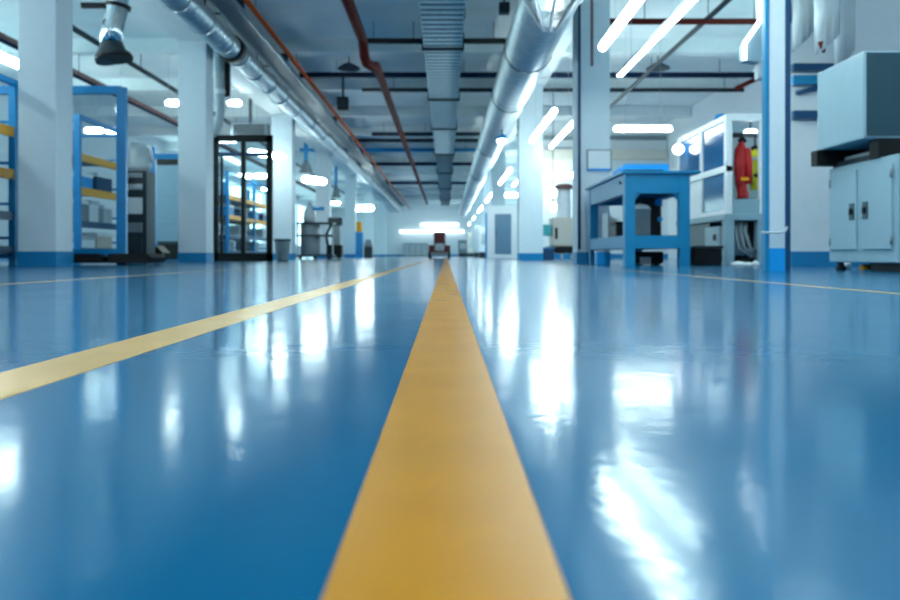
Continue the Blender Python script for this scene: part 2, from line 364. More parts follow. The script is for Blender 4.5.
# big spiral duct with bright flared scoop
t = thing('spiral_duct', 'big shiny spiral duct running lengthwise right of the ribbed duct', 'duct', (1.56, 0, 4.05))
MB().tube([(0, yy, 0) for yy in (7, 20, 40, 60, 72)], .445, 40).build('duct_pipe', 'spiral', t)
for yy in (15.2, 19.0, 23.4, 28, 34, 42, 52): MB().tube([(0, yy - .05, 0), (0, yy + .05, 0)], .455, 40).build('duct_collar', 'galv', t)
for yy in (10.95, 15.15, 19.35, 28.1, 37.1, 52.1):
    mb = MB(); mb.tube([(.46 * math.sin(a), yy, .46 * math.cos(a)) for a in [math.pi * q / 8 for q in range(-8, 9)]], .012, 6); mb.box(-.01, .01, yy - .01, yy + .01, .45, .97); mb.build('hanger_band', 'dark', t)
SO = (0, 12.0, -.47)
def ring(w, z0, z1, y):
    c = y * .09
    return [(c - w, y, z1), (c - w * .55, y, z0), (c + w * .55, y, z0), (c + w, y, z1)]
mb = MB(); rr = []
for w, z0, z1, yq in ((.2, -.05, .12, 0.0), (.42, -.1, .1, -1.1), (.62, -.2, .08, -2.2)):
    rr.append([mb.bm.verts.new(p) for p in ring(w, z0, z1, yq)])
for a, b in zip(rr, rr[1:]):
    for q in range(4): mb.bm.faces.new((a[q], a[(q + 1) % 4], b[(q + 1) % 4], b[q]))
mb.bm.faces.new(rr[0]); mb.bm.faces.new(rr[-1])
sp = mb.build('scoop_shell', 'chrome', t, SO)
for s in (-1, 1): MB().tube([(s * .2, .0, .1), (s * .62 - .2, -2.2, .07)], .03, 8).build('rim', 'white', sp)
for s in (-.5, 0, .5): MB().tube([(s * .2, .0, -.06), (s * .6 - .2, -2.2, -.21)], .02, 8).build('seam', 'white', sp)
MB().tube([(-.2, 0.01, .1), (-.1, .01, -.06), (.1, .01, -.06), (.2, .01, .1)], .03, 8).build('front_rim', 'white', sp)

# ------------------------------------------------------------------ lights
def tube_light(label, p0, p1, w=.13, h=.05, top=CEIL, group='suspended tube lights', style='round', wires=True, m='tube'):
    a = Vector(p0); b = Vector(p1); d = b - a; L = d.length; rz = math.atan2(d.y, d.x)
    t = thing('ceiling_light', label, 'ceiling light', a, rz, group)
    if style == 'round':
        MB().tube([(.06, 0, 0), (L - .06, 0, 0)], w / 2, 14, round_end=True).build('lit_tube', m, t)
        box('housing', 'lightgrey', t, .02, L - .02, -w * .22, w * .22, w * .42, w * .42 + h, bev=.01)
        zt = w * .42 + h
    else:
        box('lit_strip', 'tube', t, .02, L - .02, -w * .3, w * .3, -.012, .002)
        MB().prism([(-w / 2, 0), (w / 2, 0), (w * .3, h), (-w * .3, h)], 0, L, 'x').build('housing', 'lightgrey', t)
        zt = h
    if wires:
        for q in (.2, .8): MB().tube([(L * q, 0, zt - .005), (L * q, 0, top - a.z)], .004, 6).build('suspension_wire', 'lightgrey', t)
    return t
hl = 3.1
row1 = [(6.8, 11.4), (16.3, 20.7), (27.5, 33), (38, 44), (48.5, 55), (60, 66), (72, 78)]
lb1 = ['large bright tube light at top right, nearest of the row by the workbench', 'bright tube light crossing the top of the bright white column', 'third tube light along the inner right row, past the bright column',
       'fourth tube light along the inner right row, above the grey door cabinet', 'fifth tube light of the inner right row, far down the hall', 'sixth tube light of the inner right row, tiny in the distance', 'last tube light of the inner right row near the end wall']
for (a, b), lb in zip(row1, lb1): tube_light(lb, (2.22, a, hl), (2.22, b, hl), w=.12)
row2 = [(9.0, 13.2), (17.9, 21.8), (29, 34), (39.5, 45), (50, 56), (62, 68)]
lb2 = ['slim tube light in long grey housing, right of the nearest large tube', 'slim tube light just right of the bright white column', 'third slim tube light of the outer right row',
       'fourth slim tube light of the outer right row above the white cabinet', 'fifth slim tube light of the outer right row, far away', 'farthest slim tube light of the outer right row']
for q, ((a, b), lb) in enumerate(zip(row2, lb2)): tube_light(lb, (2.86, a, hl), (2.86, b, hl), w=.1 if q else .12, h=.07, style='flat' if q == 0 else 'round')
tube_light('crosswise tube light right of the column behind the workbench', (X(614, 18.7), 18.7, hl), (X(672, 18.7), 18.7, hl), w=.13)
tube_light('crosswise tube light between bright white column and workbench column', (X(543, 29.5), 29.5, hl), (X(577, 29.5), 29.5, hl), w=.2)
tube_light('short crosswise tube light left of bright white column, beyond the grey door', (X(502, 40.7), 40.7, hl + .1), (X(519, 40.7), 40.7, hl + .1), w=.2)
# left side
def lcross(px0, px1, py, Y, w, lb): tube_light(lb, (X(px0, Y), Y, H(py, Y)), (X(px1, Y), Y, H(py, Y)), w)
lcross(166, 180, 103, 20.5, .15, 'short tube light touching left edge of second left column')
lcross(228, 241, 103, 22.0, .15, 'short tube light above the left corner of the glass doors')
lcross(85, 103, 130.5, 22.4, .15, 'left one of a pair of tube lights behind the blue framed screen')
lcross(106, 125, 131, 22.4, .15, 'right one of a pair of tube lights behind the blue framed screen')
tube_light('tube light cut by left picture edge beside the nearest column', (-7.75, 9.5, 3.6), (-7.75, 14.6, 3.6), .16)
lcross(238, 252, 176, 27.5, .15, 'left one of two tube lights seen through the glass doors')
lcross(254, 272, 176, 28, .15, 'right one of two tube lights seen through the glass doors')
tube_light('slanting tube light high behind the glass doors', (X(250, 24), 24, H(152, 24)), (X(268, 23), 25.2, H(160, 24)), .2)
lcross(218, 237, 140, 23, .15, 'short tube light just inside top of the glass doors')
lcross(262, 275, 189, 32, .15, 'low tube light at right edge of the glass doors')
tube_light('tube light under the extraction hood beside the third left column', (X(304, 29), 29, H(179, 29)), (X(319, 29), 30, H(189, 29)), .25)
lcross(327, 340, 203, 37, .15, 'small tube light under the farther extraction hood on the left')
lcross(352, 372, 208, 48, .35, 'bright tube light above the slim blue cabinet on the left')
for px0, px1, py, lb in ((400, 464, 231.5, 'long low strip light along the white end wall'), (421, 458, 224.5, 'shorter upper strip light along the white end wall')):
    tube_light(lb, (X(px0, 85.7), 85.7, H(py, 85.7)), (X(px1, 85.7), 85.7, H(py, 85.7)), .24, group='strip lights on the end wall', wires=False, m='striplamp')
# lamps out of the frame: same fixtures continue over the near part of the hall
lb = 'tube light of the lines over the near end of the hall'
for xx, yy in ((-7.75, 2), (2.22, -1), (-2.6, 0), (2.86, 2.6)): tube_light(lb, (xx, yy, 3.6 if xx < 0 else hl), (xx, yy + 4, 3.6 if xx < 0 else hl), .16, group='tube lights over near end')
for yy in (): tube_light('tube light over the far racks behind the left columns', (-8.8, yy, 3.6), (-8.8, yy + 5, 3.6), .16, group='tube lights over far racks')
for yy in (): tube_light('tube light high over the machines along the right wall', (6.6, yy, 4.2), (6.6, yy + 5, 4.2), .16, group='tube lights over right machines')

# angled lamp by the post
t = thing('angled_lamp', 'angular white lamp housing with lit edge left of the steel post', 'lamp', (X(760, 8.6), 8.6, H(60, 8.6)))
pl = [(-.17, 0.0), (-.17, .18), (.02, .45), (0, .72), (.1, .72), (.12, .42), (.08, .1), (-.02, -.02)]
MB().prism(pl, -.0, .14, 'y').build('housing', 'cabinet', t)
mb = MB()
for a, b in zip(pl[:3], pl[1:4]): mb.tube([(a[0], -.01, a[1]), (b[0], -.01, b[1])], .02, 8)
mb.build('lit_edge', 'lamp', t)
MB().tube([(.05, .07, .7), (.05, .07, CEIL - H(60, 8.6))], .015, 8).build('hanger', 'dark', t)
box('lower_cap', 'lightgrey', t, -.02, .12, .02, .12, -.2, 0.02, bev=.02)

# pendant lamps, unlit
def pendant(px, py, Y, w, lb, m='dark'):
    t = thing('pendant_lamp', lb, 'lamp', (X(px, Y), Y, H(py, Y)), 0, 'dark pendant lamps')
    MB().lathe([(w, 0), (w * .95, .03), (w * .5, .12), (w * .25, .16)]).build('shade', m, t)
    MB().tube([(0, 0, .15), (0, 0, CEIL - H(py, Y))], .015, 8).build('cord', 'black', t)
pendant(349, 69, 20.8, .3, 'dark pendant shade beside the jog of the dark red pipe')
pendant(658, 69, 20, .3, 'dark pendant shade above the crosswise light behind the workbench')
t = thing('ceiling_speaker', 'small black box hung under the ceiling left of the dark red pipe', 'speaker', (X(343, 23), 23, H(110, 23)))
box('case', 'black', t, -.16, .16, -.15, .15, 0, .36, bev=.02); box('grille', 'dark', t, -.12, .12, -.165, -.15, .04, .3); box('bracket', 'dark', t, -.03, .03, -.03, .03, .35, CEIL - H(110, 23))
t = thing('smoke_sensor', 'small dark fitting under the ceiling left of the spiral duct', 'sensor', (X(506, 14.7), 15.15, 4.72))
box('case', 'dark', t, -.1, .1, -.1, .1, 0, .2, bev=.02); box('bracket', 'dark', t, -.02, .02, -.02, .02, .2, .31)
t = thing('spot_lamp', 'small lit lamp hanging below the spiral duct in the distance', 'lamp', (X(502, 22), 22, 3.2))
MB().lathe([(.02, 0), (.12, .03), (.15, .1), (.1, .14)]).build('bulb', 'lamp', t); MB().lathe([(.2, .13), (.12, .22), (.03, .28)]).build('shade', 'blue', t)
MB().tube([(0, 0, .27), (0, 0, 3.595 - 3.2)], .015, 8).build('cord', 'dark', t)

# ------------------------------------------------------------------ extraction hoods
y = 13.2
t = thing('fume_extractor', 'shiny metal extraction arm with dark funnel mouth beside the nearest left column', 'extraction hood', (X(112, y), y, H(59, y)))
MB().tube([(-.015, 0, .22), (.0, 0, .5), (.08, 0, .8), (.12, 0, 1.2), (.14, 0, 4.72 - H(59, y))], .175, 20).build('arm_tube', 'chrome', t)
mb = MB(); mb.tube([(.03, 0, .0), (.01, 0, .06), (.0, 0, .14), (-.01, 0, .26)], [.29, .285, .22, .178], 24); o = mb.build('hood_mouth', 'dark', t)
MB().tube([(.036, 0, -.015), (.03, 0, .04)], .3, 24).build('mouth_seal', 'black', t)
mb = MB(); mb.tube([(.1, 0, .84), (.11, 0, .9)], .2, 20); mb.build('clamp_ring', 'black', t)
box('clamp_bracket', 'black', t, -.5, -.08, -.04, .04, .84, .92)
def hood(px, pym, Y, pytop, w, lb):
    t = thing('fume_hood', lb, 'extraction hood', (X(px, Y), Y, H(pym, Y)))
    hh = (pym - pytop) / F * Y
    MB().tube([(0, 0, .0), (0, 0, .08), (0, 0, hh * .5)], [w, w * .9, w * .35], 18).build('cone', 'grey', t)
    MB().tube([(0, 0, hh * .45), (0, 0, hh), (0, 0, CEIL - H(pym, Y))], w * .35, 14).build('drop_pipe', 'blue', t)
    MB().tube([(0, 0, -.02), (0, 0, .02)], w * 1.05, 18).build('rim', 'brown', t)
hood(306, 172, 33.5, 150, .27, 'grey cone hood hanging from the bright blue cross pipe, left')
hood(336, 197, 41, 175, .24, 'farther small cone hood hanging among the left columns')
y = 18.4
t = thing('exhaust_hose', 'curved exhaust hose hanging beside the second left column above the glass doors', 'hose', (X(219, y), y, 2.9))
mb = MB(); mb.tube([(.02, 0, 1.8), (.02, 0, 1.0), (.03, 0, .6), (.0, 0, .3), (-.08, 0, .1), (-.16, -.02, .02)], .1, 14); mb.build('hose_pipe', 'lightgrey', t)
MB().tube([(.02, 0, .95), (.02, 0, 1.06)], .12, 14).build('coupling', 'white', t); box('hanger_plate', 'black', t, .12, .24, .02, .1, .9, 1.8)

# ------------------------------------------------------------------ left: framed screen, racks
y = 12.0
t = thing('screen_frame', 'tall blue framed clear screen standing behind the nearest left column', 'screen', (0, y, 0))
xr = X(122, y); pxm = 2.66
for a in (xr, X(-8, y), X(-160, y)): box('post', 'blue', t, a - .07, a + .07, -.04, .04, 0, pxm)
box('top_rail', 'blue', t, X(-160, y), xr, -.05, .05, pxm - .1, pxm + .02)
box('bottom_rail', 'blue', t, X(-160, y), xr, -.03, .03, .1, .24)
box('pane', 'glass', t, X(-160, y), xr - .07, -.006, .006, .24, pxm - .1)
for a in (xr - .5, xr + .22):
    MB().prism([(-.36, 0.06), (.22, .06), (.3, .14), (.22, .2), (-.36, .2)], -.3, .3, 'y').build('foot', 'rubber', t, (a, .12, -.03))
UP = [0, 3.1]
def rack(y0, n, bay, lb, xf=-6.72, xb=-7.75, top=2.72):
    t = thing('pallet_rack', lb, 'rack', (xf, y0, 0), 0, 'blue and orange storage racks')
    d = xb - xf
    for i in range(n + 1):
        yy = i * bay
        for a in (0, d): box('upright', 'blue', t, a - .05, a + .05, yy - .05, yy + .05, 0, top)
        mb = MB()
        for z in (.4, .9, 1.5, 2.1, 2.6): mb.box(d, 0, yy - .02, yy + .02, z - .02, z + .02)
        mb.build('brace', 'blue', t)
    for i in range(n):
        for z in (1.33, 1.95):
            for a in (0, d): box('shelf_beam', 'orange', t, a - .03, a + .03, i * bay + .05, (i + 1) * bay - .05, z - .07, z + .07)
            box('shelf_deck', 'deepblue', t, d + .03, -.03, i * bay + .05, (i + 1) * bay - .05, z + .02, z + .05)
        for z in (.22, .72):
            for a in (0, d): box('shelf_beam', 'deepblue', t, a - .03, a + .03, i * bay + .05, (i + 1) * bay - .05, z - .06, z + .06)
            box('shelf_deck', 'grey', t, d + .03, -.03, i * bay + .05, (i + 1) * bay - .05, z + .02, z + .05)
        box('top_tie', 'blue', t, -.04, .04, i * bay, (i + 1) * bay, top - .08, top)
    return t
rack(8.75, 1, 3.0, 'blue rack with orange beams cut by the left picture edge', -6.35, -7.4)
rack(14.6, 1, 1.9, 'blue rack with orange beams behind the blue framed screen')
rack(24.6, 2, 3.4, 'blue rack with orange beams seen through the glass doors')
def crate(x, y, z, sx, sy, sz, m, lb, cat='box', lid=True, group='boxes on the racks'):
    t = thing('storage_box', lb, cat, (x, y, z), 0, group)
    box('box_body', m, t, -sx/2, sx/2, -sy/2, sy/2, 0, sz, bev=.012)
    if lid: box('box_lid', 'white' if m != 'white' else 'lightgrey', t, -sx/2 - .01, sx/2 + .01, -sy/2 - .01, sy/2 + .01, sz - .06, sz + .01, bev=.006)
z1, z2, z3, z4 = .273, .773, 1.383, 2.003
crate(-7.1, 15.1, z2, .5, .45, .4, 'grey', 'grey box on the rack behind the blue screen, left of white box')
crate(-7.1, 15.58, z2, .5, .4, .42, 'white', 'white box on the rack behind the blue screen, under lower orange beam')
crate(-7.05, 16.1, z2, .5, .4, .36, 'lightgrey', 'pale box beside the far upright of the rack behind blue screen')
crate(-7.05, 15.1, z1, .6, .6, .22, 'white', 'flat white box low on the rack behind the blue screen')
crate(-7.05, 15.82, z1, .6, .7, .3, 'card', 'cardboard box on the lowest shelf behind the blue screen')
crate(-7.1, 15.1, z3, .6, .6, .3, 'brightblue', 'blue box between the two orange beams behind the blue screen')
crate(-7.1, 15.95, z3, .6, .7, .36, 'deepblue', 'dark blue box between the two orange beams behind blue screen')
crate(-6.8, 11.25, z3, .6, .7, .4, 'blue', 'blue box on the rack at the left picture edge')
crate(-6.8, 11.25, z2, .6, .7, .42, 'lightgrey', 'pale box under the lower orange beam at left picture edge')
crate(-6.8, 11.25, z1, .6, .7, .4, 'deepblue', 'dark box on the lowest shelf at left picture edge')
lbs = iter(['blue box high on the rack through the glass doors, nearest', 'pale box on lower shelf through the glass doors, nearest', 'blue box mid rack seen through the left glass pane', 'grey box low on rack seen through the left glass pane',
            'dark blue box mid rack seen through the right glass pane', 'pale box low on rack seen through the right glass pane', 'blue box at the far end of rack behind the glass doors', 'white box at the far end of rack behind glass doors'])
for i, yy in enumerate((25.4, 27.1, 28.8, 30.4)):
    crate(-7.15, yy, z3, .6, .9, .35, 'blue' if i % 2 == 0 else 'deepblue', next(lbs))
    crate(-7.15, yy, z2 if i % 2 else z1, .6, .9, .36, 'lightgrey' if i % 2 else 'grey', next(lbs))

# machine column and thin blue post between screen and second column
y = 16.6
t = thing('shelf_machine', 'tall grey equipment rack right of the blue framed screen', 'equipment rack', (X(133, y), y, 0))
box('frame', 'dark', t, -.28, .28, 0, .5, 0, 1.9, bev=.01)
for z, m_, hh in ((.2, 'dark', .3), (.62, 'grey', .2), (1.0, 'white', .34), (1.5, 'lightgrey', .12), (1.75, 'grey', .1)): box('unit', m_, t, -.25, .2, -.05, .0, z, z + hh, bev=.01)
mb = MB(); mb.lathe([(.26, 1.9), (.28, 2.0), (.27, 2.35), (.18, 2.5)], 0, .25); mb.build('tank', 'lightgrey', t)
MB().tube([(-.25, .25, 2.3), (-.05, .25, 2.52), (.25, .25, 2.4), (.3, .25, 2.1)], .05, 10).build('hose', 'white', t)
t = thing('blue_post', 'slim blue post with a crossbar in front of the grey panels', 'post', (X(153.5, 20), 20, 0))
box('post_shaft', 'blue', t, -.06, .06, -.06, .06, 0, 2.85); box('crossbar', 'blue', t, 0, 1.6, -.04, .04, 2.55, 2.68); box('base_plate', 'blue', t, -.15, .15, -.15, .15, 0, .02)
t = thing('panel_screen', 'pale grey panelled partition behind the slim blue post', 'partition', (X(143, 24), 24, 0))
mb = MB(); mb.box(0, 1.95, 0, .1, .34, 2.85)
mb.build('panel', 'panelgrey', t); mb = MB()
for z in (1.07, 1.9): mb.box(0, 1.95, -.008, 0, z, z + .02)
mb.build('panel_joints', 'grey', t)
box('top_band', 'black', t, 0, 1.95, -.02, .12, 2.85, 3.05); box('plinth', 'dado', t, 0, 1.95, -.01, .11, 0, .34)
t = thing('floor_machine', 'low black machine with blue caps at the foot of the grey panels', 'machine', (X(146, 17.4), 17.6, 0))
MB().prism([(-.3, .05), (.3, .05), (.36, .2), (.2, .36), (-.25, .34)], -.2, .3, 'y').build('body', 'black', t)
for s in (-.15, .12): MB().tube([(s, -.18, .34), (s + .05, -.18, .44)], .09, 12).build('cap', 'brightblue', t)
for s in (-.2, .2): MB().tube([(s, -.22, .06), (s, .3, .06)], .06, 12).build('wheel', 'rubber', t)
t = thing('black_case', 'low black case against the foot of second left column', 'case', (X(170, 21.5), 21.5, 0))
box('case_body', 'black', t, -.4, .6, 0, .6, 0.02, .5, bev=.02); box('case_lid', 'dark', t, -.41, .61, -.01, .61, .44, .52, bev=.01)

# black framed glass doors
y = 19.8
x0, x1 = X(213, y), X(272, y); h = H(135, y)
t = thing('glass_doors', 'black framed glass double doors beside the second left column', 'glass doors', (x0, y, 0))
w = x1 - x0
for a, b in ((0, .12), (w - .14, w)): box('jamb', 'black', t, a, b, 0, .12, 0, h)
box('head', 'black', t, 0, w, 0, .12, h - .16, h); box('sill', 'black', t, 0, w, 0, .12, 0, .2)
box('transom', 'deepblue', t, .1, w - .1, .02, .1, h - .52, h - .42)
box('mullion', 'black', t, w * .5 - .04, w * .5 + .06, 0, .12, .2, h - .16)
box('stile', 'black', t, .17, .23, .03, .09, .2, h - .5)
for a, b in ((.12, w * .5 - .04), (w * .5 + .06, w - .14)): box('pane', 'glass', t, a, b, .05, .06, .2, h - .16)
box('door_handle', 'lightgrey', t, w * .5 + .1, w * .5 + .13, -.04, 0, 1.0, 1.3)
# air unit above the doors
t = thing('air_unit', 'grey louvred air unit on bracket above the glass doors', 'air conditioner', (X(238, 22), 23.4, H(134, 22)))
box('case', 'grey', t, -.55, .55, -.2, .2, 0, .5, bev=.02); mb = MB()
for z in range(6): mb.box(-.45, .45, -.22, -.2, .06 + z * .07, .1 + z * .07)
mb.build('louvres', 'dark', t); box('hanger', 'dark', t, -.04, .04, -.04, .04, .5, CEIL - H(134, 22))
# bins and trolleys left
t = thing('waste_bin', 'grey waste bin with dark rim right of the glass doors', 'bin', (X(282.5, 19), 19, 0))
MB().lathe([(.13, 0.02), (.15, .06), (.185, .48), (.19, .5)], n=24).build('bin_body', 'grey', t); MB().lathe([(.2, .48), (.205, .5), (.2, .53), (.17, .53)], n=24).build('rim', 'dark', t)
MB().lathe([(.12, 0), (.13, .03)], n=24).build('base', 'rubber', t)
y = 27
t = thing('drum_trolley', 'grey drum trolley with dark shelves in front of the fourth left column', 'trolley', (X(312, y), y, 0))
MB().lathe([(.33, .15), (.34, .2), (.34, 1.15), (.32, 1.2)], -.1, .3, 24).build('drum', 'grey', t)
for z in (1.2, .78): box('shelf', 'dark', t, -.5, .72, -.1, .7, z, z + .05)
box('base_frame', 'dark', t, -.5, .72, -.05, .65, .1, .16)
for a in (-.4, .1, .6): MB().tube([(a, 0, .06), (a, .05, .06)], .06, 12).build('wheel', 'rubber', t)
for a in (-.48, .7): box('post', 'lightgrey', t, a - .02, a + .02, 0, .04, .16, 1.22)
t = thing('steel_kettle', 'white and steel mixer standing on the grey drum trolley', 'mixer', (X(308, y), 27.3, 1.25))
MB().lathe([(.2, 0), (.22, .1), (.2, .4), (.1, .55), (.06, .7)]).build('body', 'lightgrey', t); box('head', 'blue', t, -.06, .5, -.1, .1, .42, .55, bev=.03)
y = 31
t = thing('pump_machine', 'dark pump machine with hoses right of the grey drum trolley', 'machine', (X(334, y), y, 0))
box('base', 'black', t, -.3, .3, 0, .5, .05, .55, bev=.03); box('column', 'grey', t, -.1, .22, .1, .4, .5, 1.3, bev=.03); box('motor', 'dark', t, -.25, .3, .05, .4, 1.3, 1.62, bev=.05)
MB().tube([(-.25, .1, .5), (-.32, .05, .9), (-.1, .05, 1.35)], .05, 10).build('hose', 'black', t)
for a in (-.2, .2): MB().tube([(a, -.03, .07), (a, .05, .07)], .07, 12).build('wheel', 'rubber', t)
y = 44
t = thing('slim_cabinet', 'slim blue cabinet with orange top far down the left side', 'cabinet', (X(359, y), y, 0))
box('cabinet_body', 'brightblue', t, -.2, .2, 0, .4, 0, 1.42, bev=.01); box('cabinet_top', 'orange', t, -.16, .14, .02, .38, 1.42, 1.98, bev=.03); box('door', 'blue', t, -.17, .17, -.02, 0, .1, 1.35)
t = thing('dark_machine', 'small dark machine right of the slim blue cabinet', 'machine', (X(368.5, 43.9), 43.9, 0))
box('base', 'dark', t, -.25, .2, 0, .5, 0, .6, bev=.04); MB().lathe([(.22, .6), (.24, .7), (.14, 1.0)], -.02, .25).build('dome', 'grey', t)
y = 38
t = thing('red_vehicle', 'dark red floor vehicle parked at the far end of the aisle', 'vehicle', (X(439.5, y), y, 0))
box('chassis', 'machinered', t, -.52, .52, 0, 1.1, .12, .62, bev=.06); box('nose', 'lightgrey', t, -.22, .22, -.06, .1, .35, .7, bev=.06)
box('bumper', 'grey', t, -.42, .42, -.12, .02, .12, .28, bev=.03); box('mast', 'machinered', t, -.28, .28, .2, .6, .6, 1.25, bev=.04); box('backrest', 'machinered', t, -.24, .24, .1, .2, .75, 1.2, bev=.04)
for a in (-.46, .46):
    for b in (.12, .9): MB().tube([(a - .07, b, .17), (a + .07, b, .17)], .17, 16).build('wheel', 'rubber', t)

# ------------------------------------------------------------------ right: blue workbench
x0, x1, y0, y1 = X(625, 11), X(690, 11), 11.0, 13.8; hb = 1.27
t = thing('workbench', 'tall blue steel workbench standing in front of the white column', 'workbench', (x0, y0, 0))
W = x1 - x0; D = y1 - y0; lw = .14
box('worktop', 'bench', t, -.05, W + .14, -.04, D + .06, hb, hb + .035, bev=.004)
for a in (0, W - lw):
    for b in (0, D - lw): box('leg', 'bench', t, a, a + lw, b, b + lw, 0, hb)
for b in (0.005, D - lw + .005):
    box('apron', 'bench', t, lw, W - lw, b, b + lw - .01, hb - .27, hb); box('lower_rail', 'bench', t, lw, W - lw, b, b + lw - .01, .24, .42)
for a in (0.005, W - lw + .005):
    box('side_apron', 'bench', t, a, a + lw - .01, lw, D - lw, hb - .27, hb); box('side_rail', 'bench', t, a, a + lw - .01, lw, D - lw, .24, .42)
box('lower_shelf', 'black', t, lw, W - lw, lw, D - lw, .38, .42)
for s in (1, -1):
    xx = lw if s > 0 else W - lw
    MB().prism([(xx, hb - .27), (xx + s * .09, hb - .27), (xx, hb - .36)], .03, .12, 'y').build('gusset', 'bench', t)
MB().tube([(-.012, .3, hb - .1), (.006, .3, hb - .1)], .025, 10).build('bolt', 'black', t)
# things on bench
zt = hb + .035
t = thing('blue_case', 'bright blue box lying on top of the workbench', 'box', (x0 + .5, 12.2, zt))
box('case_body', 'brightblue', t, -.36, .36, -.3, .3, 0, .13, bev=.01); MB().prism([(-.36, .13), (.36, .13), (.36, .2), (-.28, .2)], -.28, .28, 'y').build('case_lid', 'brightblue', t)
tag(box('dark_tray', 'black', None, x0 + .02, x0 + .56, 11.1, 11.7, zt, zt + .03, bev=.006), 'flat black tray near the front edge of the blue workbench', 'tray')
tag(box('white_tray', 'white', None, x0 + .08, x0 + .35, 12.6, 13.4, zt, zt + .05, bev=.01), 'small white tray at the back of the workbench top', 'tray')
# things under bench, on shelf .42
zs = .423
t = thing('steel_pot', 'grey steel pot on the lower shelf of the blue workbench', 'pot', (x0 + .32, 11.45, zs))
MB().lathe([(.13, 0), (.14, .02), (.14, .36), (.15, .38)], n=24).build('pot_body', 'grey', t); MB().lathe([(.15, .38), (.1, .44), (.03, .46)], n=24).build('pot_lid', 'white', t)
t = thing('black_machine', 'black machine block with blue cap on the workbench shelf', 'machine', (x0 + .57, 11.98, zs))
box('block', 'black', t, -.24, .16, -.15, .4, 0, .46, bev=.03); MB().prism([(-.2, .45), (.16, .45), (.1, .56), (-.12, .58)], -.2, .25, 'y').build('hood', 'dark', t)
MB().tube([(.08, -.3, .5), (.08, -.22, .5)], .05, 12).build('cap', 'brightblue', t); MB().tube([(.1, -.3, .25), (.1, -.24, .25)], .035, 12).build('knob', 'brightblue', t)
t = thing('tool_case', 'dark tool case left of the steel pot on workbench shelf', 'tool case', (x0 + .24, 12.4, zs))
box('case', 'dark', t, -.06, .3, .05, .5, 0, .2, bev=.03); box('lid', 'black', t, -.06, .3, .05, .5, .2, .25, bev=.02)
t = thing('machine_part', 'white sloped part on the rear shelf of the workbench', 'machine part', (x0 + .3, 13.2, zs))
MB().prism([(-.13, 0), (.4, 0), (.36, .12), (0, .3), (-.13, .42)], -.2, .3, 'y').build('body', 'white', t); box('clamp', 'grey', t, .1, .3, -.26, -.2, .02, .12)
t = thing('floor_box', 'small bright blue box on the floor under the workbench', 'box', (X(602, 12.6), 12.6, 0))
box('box_body', 'brightblue', t, -.1, .1, -.1, .1, 0, .2, bev=.008); box('box_rim', 'white', t, -.105, .105, -.105, .105, .2, .215)
t = thing('floor_jack', 'black low tool on the floor under the front of the workbench', 'tool', (x0 + .45, 11.9, 0))
box('body', 'black', t, -.2, .25, -.3, .3, .03, .2, bev=.03); box('plate', 'lightgrey', t, -.1, .05, -.34, -.3, .02, .12)
for s in (-.15, .2): MB().tube([(s, -.2, .03), (s, .2, .03)], .03, 10).build('roller', 'rubber', t)
t = thing('storage_box', 'dark box on floor between the workbench and glazed machine', 'box', (X(703, 11.4), 11.3, 0))
box('box_body', 'black', t, -.18, .2, -.1, .3, 0, .24, bev=.01); box('box_lid', 'dark', t, -.2, .22, -.12, .32, .24, .28, bev=.01)

# glazed machine
y0, y1 = 12.2, 14.8; x0 = 4.27; x1 = 5.7; hm = 2.3
t = thing('glazed_machine', 'large white framed machine with blue windows behind the workbench', 'machine', (x0, y0, 0))
W = x1 - x0; D = y1 - y0; f = .1; zb = .78
box('bed', 'cabinet', t, -.02, W, -.02, D, zb - .1, zb, bev=.01)
for a, b in ((0, 0), (0, D * .45), (0, D - f), (W - f, 0), (.52, 0), (W - f, D - f)): box('frame_post', 'white', t, a, a + f, b, b + f, zb, hm - f, bev=.008)
for z in (hm - f, 1.42):
    box('side_rail', 'white', t, -.002, f, .0, D, z, z + f, bev=.008)
box('front_rail', 'white', t, 0, W, -.002, f, hm - f, hm, bev=.008); box('rear_rail', 'white', t, 0, W, D - f, D, hm - f, hm, bev=.008)
for b0, b1 in ((f, D * .45), (D * .45 + f, D - f)):
    box('window_pane', 'bluewindow', t, .03, .045, b0, b1, 1.52, hm - f)
    box('lower_window', 'bluewindow' if b0 < 1 else 'white', t, .03, .045, b0, b1, zb + .06, 1.42)
    box('window_sill', 'white', t, 0, f, b0, b1, zb, zb + .07)
box('front_panel', 'cabinet', t, f, W - f, .04, .07, zb, 1.0)
box('interior_back', 'lightgrey', t, .1, W, 1.0, 1.03, zb, hm - f)
box('roof', 'white', t, 0.02, W, .02, D, hm - .015, hm + .01)
MB().lathe([(.12, hm), (.1, hm + .07), (.03, hm + .09)], .1, .5).build('beacon', 'blue', t)
MB().tube([(.1, .24, 2.03), (.9, .24, 2.03)], .02, 8).build('hook_rail', 'dark', t)
MB().tube([(.1, .48, 2.03), (.9, .48, 2.03)], .02, 8).build('hook_rail', 'dark', t)
# underframe
box('under_cabinet', 'cabdark', t, .05, .5, .9, D - .1, .05, zb - .1, bev=.01)
box('pump_box', 'cabinet', t, .0, .4, .3, 1.0, .14, .6, bev=.01); box('support_leg', 'cabinet', t, -.01, .12, -.02, .14, 0, zb - .1, bev=.005); box('support_leg', 'cabinet', t, .48, .6, -.02, .14, 0, zb - .1, bev=.005)
for b in (D - .14,): box('support_leg', 'cabinet', t, 0, .12, b, b + .14, 0, zb - .1)
box('dark_backing', 'black', t, .45, W - .1, .2, .88, .02, zb - .12)  # black block added so the open underside reads dark
box('pump_knob', 'black', t, -.02, .0, .45, .56, .38, .48, bev=.01)
for q in range(3): MB().tube([(.2 + q * .07, .1, zb - .12), (.17 + q * .07, .05, .5), (.2 + q * .09, .03, .25), (.42 + q * .03, .04, .12 + q * .04)], .028, 10).build('hose', 'grey', t)
